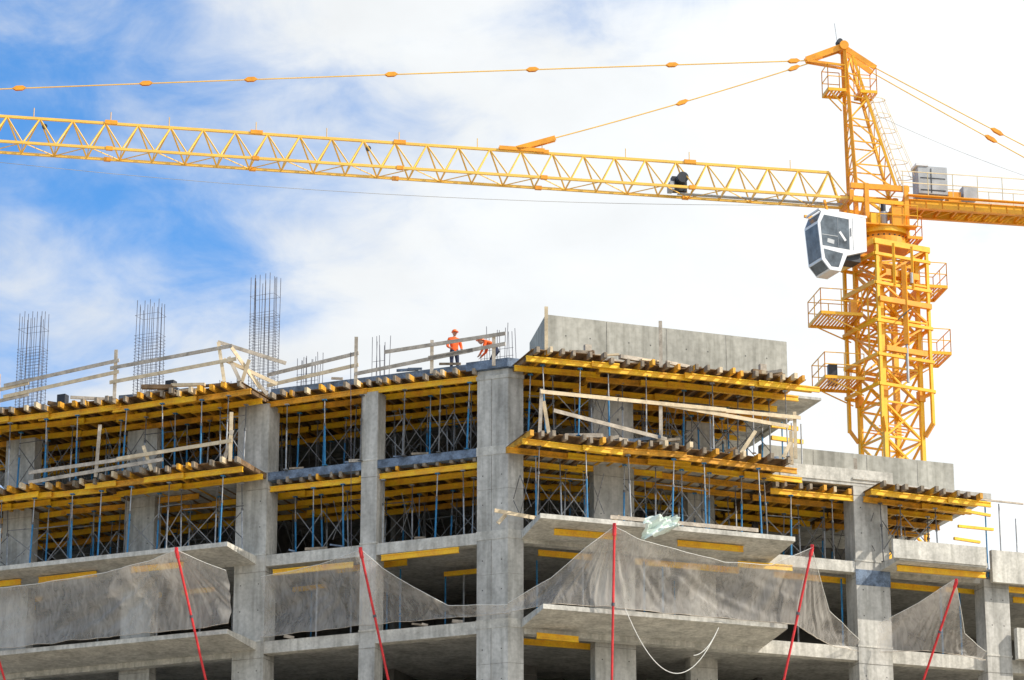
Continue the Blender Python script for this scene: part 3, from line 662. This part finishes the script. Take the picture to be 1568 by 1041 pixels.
# cab: own frame, turned a little from the jib line
g=MB()
ac=math.radians(24); base=K(1.65,.45,0)
C=Fr(base.x,base.y,(-math.cos(ac),-math.sin(ac)),(math.sin(ac),-math.cos(ac)))
CN=Vector((math.sin(ac),-math.cos(ac),0))
dz=-.52
prof=[(-.1,53.6),(2.2,53.64),(2.42,53.1),(2.25,51.3),(1.85,50.85),(1.3,50.85),(.95,51.65),(-.1,52.0)]
w0,w1=0,1.25
g.prism([C(t,w0,z+dz) for t,z in prof],CN*(w1-w0),M_cabW)
def pane(pts,off=.008,m=M_glass): g.prism([C(q[0],q[1],q[2]+dz) for q in pts],CN*off,m)
pane([(.8,w1,53.42),(2.08,w1,53.46),(2.28,w1,53.05),(2.2,w1,51.98),(.8,w1,51.95)])
pane([(2.15,w1,51.82),(2.08,w1,51.38),(1.78,w1,51.02),(1.4,w1,51.02),(1.15,w1,51.72)])
def cb(a,b,w_,h_,m): g.beam(C(a[0],a[1],a[2]+dz),C(b[0],b[1],b[2]+dz),w_,h_,m)
cb((1.4,w1+.012,53.42),(1.4,w1+.012,51.98),.02,.03,M_grey); cb((1.4,w1+.012,52.5),(2.22,w1+.012,52.5),.02,.03,M_grey)
cb((1.0,w1+.012,52.35),(1.3,w1+.012,52.75),.01,.12,M_cabW); cb((1.6,w1+.012,52.2),(1.95,w1+.012,52.25),.01,.2,M_grey)
cb((.6,w1+.005,53.5),(.6,w1+.005,51.95),.01,.02,M_grey); cb((.72,w1+.03,52.6),(.72,w1+.03,53.0),.03,.03,M_blk)
def fp(a,b):
    e=.012
    g.add([C(a[0]+e,w0+.07,a[1]+dz),C(a[0]+e,w1-.07,a[1]+dz),C(b[0]+e,w1-.07,b[1]+dz),C(b[0]+e,w0+.07,b[1]+dz)],[(0,1,2,3)],M_glass)
fp((2.23,53.56),(2.40,53.15)); fp((2.41,53.0),(2.26,51.4)); fp((2.22,51.26),(1.9,50.9))
cb((-.2,w0,53.75),(2.4,w0,53.75),.1,.12,M_crO); cb((-.2,w1-.1,53.70),(2.35,w1-.1,53.70),.08,.1,M_cabW)
cb((2.3,0,53.70),(2.3,w1,53.70),.08,.08,M_cabW)
K.box(g,.9,1.6,-.1,.9,51.5,51.65,M_crO); C.box(g,.1,.9,.2,1.0,51.0,51.4,M_blk); C.box(g,1.3,1.7,.3,.9,53.12,53.26,M_grey)
for t in (.1,1.2): g.beam(C(t,.2,53.2),K(1.6+t,.3,54.35),.1,.1,M_crO)
g.make('operator_cab',cr)

gr=MB(); gr.add([(-4000,-4000,0),(4000,-4000,0),(4000,4000,0),(-4000,4000,0)],[(0,1,2,3)],M_ground); gr.make('ground')

# ------------------------------------------------------------------ light, sky, camera
sun_dir=Vector((.80,-.20,.70)).normalized()
sd=bpy.data.lights.new('sun','SUN'); sd.energy=5.0; sd.angle=math.radians(.5); sd.color=(1,.92,.80)
so=bpy.data.objects.new('sun',sd); bpy.context.scene.collection.objects.link(so)
so.rotation_euler=sun_dir.to_track_quat('Z','Y').to_euler(); so.location=(60,60,120)
w=bpy.data.worlds.new('World'); bpy.context.scene.world=w; w.use_nodes=True
nt=w.node_tree;N=nt.nodes;Lk=nt.links
bg=N['Background']; bg.inputs['Strength'].default_value=.1
sk=N.new('ShaderNodeTexSky'); sk.sky_type='NISHITA'; sk.sun_disc=False
sk.sun_elevation=math.asin(sun_dir.z); sk.sun_rotation=math.atan2(sun_dir.x,sun_dir.y)
tc=N.new('ShaderNodeTexCoord'); sp=N.new('ShaderNodeSeparateXYZ'); Lk.new(tc.outputs['Generated'],sp.inputs[0])
mp=N.new('ShaderNodeMapping'); mp.inputs['Scale'].default_value=(1,1,1.7); mp.inputs['Rotation'].default_value=(0,.35,0); mp.inputs['Location'].default_value=(.3,.1,.2)
Lk.new(tc.outputs['Generated'],mp.inputs[0])
def nz(sc,det,dist,rough=.55):
    n=N.new('ShaderNodeTexNoise'); n.inputs['Scale'].default_value=sc; n.inputs['Detail'].default_value=det; n.inputs['Distortion'].default_value=dist; n.inputs['Roughness'].default_value=rough
    Lk.new(mp.outputs[0],n.inputs['Vector']); return n.outputs['Fac']
def ma(op,a,b=None,clamp=False):
    m=N.new('ShaderNodeMath'); m.operation=op; m.use_clamp=clamp
    for i,x in enumerate((a,b)):
        if x is None: continue
        if isinstance(x,(int,float)): m.inputs[i].default_value=x
        else: Lk.new(x,m.inputs[i])
    return m.outputs[0]
n1=nz(9,8,.35,.52); n2=nz(20,6,.2); n3=nz(26,7,.5,.6)
xg=ma('MULTIPLY',sp.outputs['X'],4.2)
xg=ma('MINIMUM',ma('MAXIMUM',xg,-.75),.9)
c=ma('ADD',ma('ADD',ma('MULTIPLY',ma('SUBTRACT',n1,.5),3.6),ma('MULTIPLY',ma('SUBTRACT',n3,.5),1.5)),ma('ADD',xg,.86))
cl=N.new('ShaderNodeMapRange'); cl.interpolation_type='SMOOTHSTEP'; cl.inputs[1].default_value=-.35; cl.inputs[2].default_value=1.15; Lk.new(c,cl.inputs[0])
back_fill=ma('MULTIPLY',ma('MAXIMUM',ma('MULTIPLY',sp.outputs['Y'],-1),0),3.5)  # added fill: unseen sky behind the camera brightened to light the facades
br=ma('ADD',ma('ADD',ma('MULTIPLY',n2,2.4),back_fill),ma('ADD',ma('MULTIPLY',xg,2.0),8.6))
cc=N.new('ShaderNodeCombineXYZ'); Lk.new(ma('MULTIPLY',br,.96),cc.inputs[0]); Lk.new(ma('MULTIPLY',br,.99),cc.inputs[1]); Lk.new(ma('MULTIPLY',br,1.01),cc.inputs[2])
gain=N.new('ShaderNodeMix'); gain.data_type='RGBA'; gain.blend_type='MULTIPLY'; gain.inputs[0].default_value=1; gain.inputs[7].default_value=(.80,1.60,2.3,1)
Lk.new(sk.outputs[0],gain.inputs[6])
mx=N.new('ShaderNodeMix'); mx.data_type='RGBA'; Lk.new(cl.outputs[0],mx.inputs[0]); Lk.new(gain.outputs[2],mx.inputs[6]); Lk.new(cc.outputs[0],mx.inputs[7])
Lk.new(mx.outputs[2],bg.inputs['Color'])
cam=bpy.data.cameras.new('camera'); co=bpy.data.objects.new('camera',cam); bpy.context.scene.collection.objects.link(co)
cam.lens=5000/1568*36; cam.sensor_width=36; cam.clip_end=12000
co.location=(0,0,1.7); co.rotation_euler=(math.radians(90+18),0,0)
bpy.context.scene.camera=co
vs=bpy.context.scene.view_settings; vs.view_transform='Standard'; vs.look='None'; vs.exposure=0
